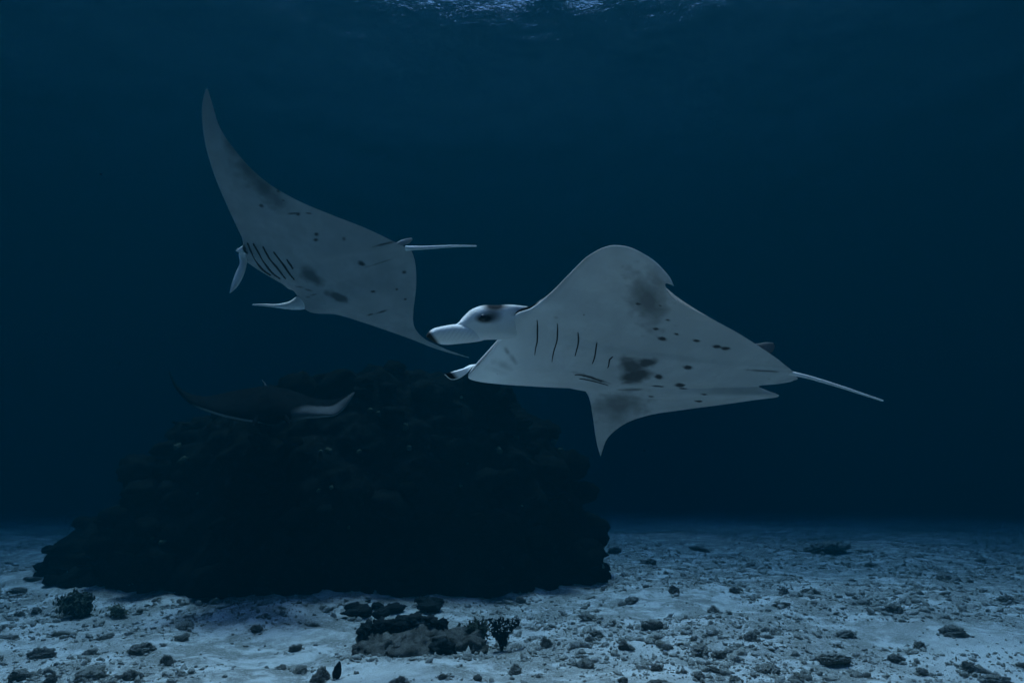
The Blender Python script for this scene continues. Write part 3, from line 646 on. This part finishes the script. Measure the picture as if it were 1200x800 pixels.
# small rubble nobody could count: one object
def rubble(n, sub, s0, sig, smax, name, label, thr):
    iv, fi = ico(sub)
    ys = np.exp(rng.uniform(np.log(2.6), np.log(26), n)); xs = rng.uniform(-1, 1, n) * (ys * .95 + 1.2)
    keep = (rng.random(n) < np.clip(dens(xs, ys) - thr, 0, 1)) & (((xs + 3.3) / 5.0) ** 2 + ((ys - 12) / 3.1) ** 2 > 1)
    xs, ys = xs[keep], ys[keep]
    if sub == 1 and SKIRT:                                          # broken bits gathered round the bigger rocks
        K = np.array(SKIRT); pick = K[rng.integers(0, len(K), 9000)]; rad = pick[:, 2] * (.9 + np.abs(rng.normal(0, 1.0, 9000))); an = rng.uniform(0, 6.28, 9000)
        xs = np.concatenate((xs, pick[:, 0] + rad * np.cos(an))); ys = np.concatenate((ys, pick[:, 1] + rad * np.sin(an)))
    n = len(xs)
    s = s0 * np.exp(rng.normal(.15, sig, n)) * (1 + .07 * ys); s = np.minimum(s, smax)
    el = np.stack((rng.uniform(.6, 1.9, n), rng.uniform(.5, 1.1, n), rng.uniform(.5, 1.0, n)), 1)
    V = iv[None] * (1 + .28 * rng.standard_normal((n, len(iv), 1))).clip(.45, 1.6) * el[:, None] * s[:, None, None]
    a = rng.uniform(0, 6.28, n); t = rng.normal(0, .35, n)
    ct, st = np.cos(t)[:, None], np.sin(t)[:, None]; x, y, z = V[..., 0], V[..., 1], V[..., 2]
    x, z = x * ct - z * st, x * st + z * ct
    ca, sa = np.cos(a)[:, None], np.sin(a)[:, None]; x, y = x * ca - y * sa, x * sa + y * ca
    V = np.stack((x + xs[:, None], y + ys[:, None], z + (ground(xs, ys) + s * .25)[:, None]), -1)
    F = (fi[None] + (np.arange(n) * len(iv))[:, None, None]).reshape(-1, 3)
    me = mesh(name, V.reshape(-1, 3), F, RUBBLE, sub > 1); tag(new_obj(name, me), label, kind='stuff')
def tuft(name, px, py, hpx, n, mat, label, cat, wide=.75, fan=False):
    """bushy growth: many small leaf faces spread through a lobed dome (or a fan on a stalk), on short stems"""
    g = gpoint(px, py); d = math.hypot(g[0], g[1]); h = hpx / FPX * d
    root = empty(name, g); tag(root, label, cat); VV, FF = [], []
    lob = [(random.uniform(0, 6.28), random.uniform(.25, .75), random.uniform(.5, 1.0)) for _ in range(9)]
    for k in range(n):
        a, off, top = random.choice(lob)
        c = np.array((math.cos(a) * off * wide, math.sin(a) * off * wide * .7, top * .55)) + np.array([random.gauss(0, .13) for _ in range(3)])
        if fan:
            q = random.uniform(.12, 1) ** .8; c = np.array((random.uniform(-1, 1) * .62 * q ** 1.3 + .06 * math.sin(9 * q), random.gauss(0, .07), q))
        if c[2] < 0: c[2] = -c[2] * .4
        c = c * h; l = h * random.uniform(.05, .12); u = unit(np.array((random.gauss(0, 1), random.gauss(0, 1), random.gauss(.5, 1)))); v = unit(np.cross(u, [random.gauss(0, 1) for _ in range(3)])) * l * .45
        b0 = len(VV); VV += [c - u * l, c + v, c + u * l * 1.1, c - v]; FF.append((b0, b0 + 1, b0 + 2, b0 + 3))
    new_obj('fronds', mesh('fronds', VV, FF, mat, False), root)
    sv, sf = [], []
    for a, off, top in (lob if not fan else [(0, .02, 1.0), (0, .25, 1.2), (3.14, .28, 1.1)]):
        e = np.array((math.cos(a) * off * wide, math.sin(a) * off * wide * .7, top * .55)) * h; b0 = len(sv)
        for q, r in ((0, .035), (1, .012)):
            for t in range(5): sv.append(e * q + np.array((math.cos(t * 1.2566), math.sin(t * 1.2566), -.05 if q == 0 else 0)) * r * h)
        sf += [(b0 + t, b0 + (t + 1) % 5, b0 + 5 + (t + 1) % 5, b0 + 5 + t) for t in range(5)]
    new_obj('stem', mesh('stem', sv, sf, mat), root)
    return root
tuft('algae_bush', 88, 723, 27, 1500, ALGAE, 'bushy dark green algae clump standing alone on bare sand', 'algae', .62)
tuft('algae_bush', 139, 722, 15, 500, ALGAE, 'small rounded algae tuft on sand near the bigger green bush', 'algae', .8)
tuft('algae_bush', 556, 752, 27, 1100, ALGAE, 'loose feathery algae clump beside the crusted coral mound', 'algae', .9)
tuft('soft_coral', 588, 762, 33, 420, SPONGE, 'dark fan-shaped soft coral standing on a thin stalk', 'coral', .8, True)

# low crusted coral mound with black sponge along its back
def crust_mound():
    g = gpoint(482, 770); d = math.hypot(g[0], g[1]); k = d / FPX
    c = np.array((g[0], g[1] + .42, float(ground(g[0], g[1] + .42)))); root = empty('coral_mound', c)
    tag(root, 'low brownish crusted coral mound with black sponge growing along its crest', 'coral')
    iv, fi = ico(4)
    def lump(name, px, up, back, sx, sy, sz, mat, seed, rough=.25):
        dd = rough * (.9 * vnoise(iv, 1.3, seed, 3) + .8 * (.45 - lumps(iv, 3.0, seed + 3)) + .35 * vnoise(iv, 7, seed + 5, 3))
        V = iv * (1 + dd)[:, None] * np.array((sx, sy, sz)) + np.array(((px - 482) * k, back, up))
        return new_obj(name, mesh(name, V, fi, mat), root)
    for q, (px, up, back, sx, sy, sz, rg) in enumerate(((470, -.05, .12, 52, .42, 34, .5), (432, -.04, .0, 24, .26, 27, .45), (452, -.03, -.1, 26, .22, 24, .5), (486, -.02, -.08, 28, .24, 24, .5), (512, -.05, -.14, 20, .18, 17, .45),
                                                      (534, -.02, .1, 24, .22, 20, .6), (500, .0, .18, 30, .28, 28, .5), (424, -.06, -.16, 16, .16, 13, .5), (468, -.06, -.26, 22, .14, 11, .5), (548, -.04, .0, 16, .16, 13, .6))):
        lump('crust', px, up, back, sx * k, sy, sz * k * .88, CRUST, 70 + q * 7, rg)
    for q, (px, up, back, sx, sy, sz) in enumerate(((424, .15, .06, 12, .11, 9), (438, .18, .08, 11, .10, 9), (456, .20, .1, 13, .12, 9), (474, .23, .14, 15, .12, 9), (490, .22, .16, 11, .1, 7), (504, .19, .2, 9, .09, 6), (512, .07, -.26, 11, .08, 10), (520, .05, -.22, 8, .07, 7))):
        lump('sponge', px, up, back, sx * k, sy, sz * k, SPONGE, 150 + q * 5, .7)
    SKIRT.extend([(c[0] + (px - 482) * k, c[1] - .25 + random.uniform(-.2, .3), random.uniform(.04, .16)) for px in range(412, 566, 8)] * 2)
    # a second, darker growth just behind
    g2 = gpoint(450, 712); r2 = empty('sponge_patch', g2); tag(r2, 'sprawling black sponge patch on rubble at the foot of the reef mound', 'sponge')
    k2 = math.hypot(g2[0], g2[1]) / FPX
    r3 = random.Random(11)
    for q in range(16):
        dx = r3.uniform(-34, 50); dy = r3.gauss(0, .22) + .004 * dx; a = r3.uniform(5, 13); b_ = r3.uniform(.06, .15); h_ = r3.uniform(2.5, 6)
        dd = .45 * (.9 * vnoise(iv, 1.3, 90 + q, 3) + .8 * (.45 - lumps(iv, 3.0, 93 + q)) + .35 * vnoise(iv, 7, 95 + q, 3))
        new_obj('sponge', mesh('sponge', iv * (1 + dd)[:, None] * np.array((a * k2, b_, h_ * k2)) + np.array((dx * k2, dy, .02)), fi, SPONGE), r2)
crust_mound()
rubble(130000, 1, .0037, .65, .045, 'coral_rubble', 'fine broken coral rubble strewn over the sand', 0)
rubble(10500, 2, .0115, .5, .05, 'coral_chunks', 'walnut-sized coral chunks lying in loose drifts', .3)
# dark leaf-shaped shell standing upright in the rubble
g = gpoint(395, 795); kk = math.hypot(g[0], g[1]) / FPX
iv, fi = ico(4); V = iv * np.array((4.2 * kk, 2.2 * kk, 9.5 * kk)); V[:, 0] *= 1 - .35 * (iv[:, 2]) ; V += .6 * kk * iv * vnoise(iv, 3, 5, 3)[:, None]
o = new_obj('pen_shell', mesh('pen_shell', V, fi, SPONGE)); o.location = Vector(g) + Vector((0, 0, 8 * kk)); o.rotation_euler = (.1, .18, .3)
tag(o, 'small black leaf-shaped shell standing upright beside a coral block', 'shell')

# drifting specks in the water
nsp = 120; iv, fi = ico(1)
pts = np.array([P(random.uniform(0, 1200), random.uniform(40, 560), random.uniform(1.5, 6)) for _ in range(nsp)])
V = pts[:, None] + iv[None] * (.0012 * np.exp(rng.normal(0, .4, nsp)))[:, None, None] * (1 + .3 * rng.standard_normal((nsp, len(iv), 1)))
F = (fi[None] + (np.arange(nsp) * len(iv))[:, None, None]).reshape(-1, 3)
tag(new_obj('drifting_particles', mesh('drifting_particles', V.reshape(-1, 3), F, SKIN)), 'tiny pale specks drifting in the water', kind='stuff')
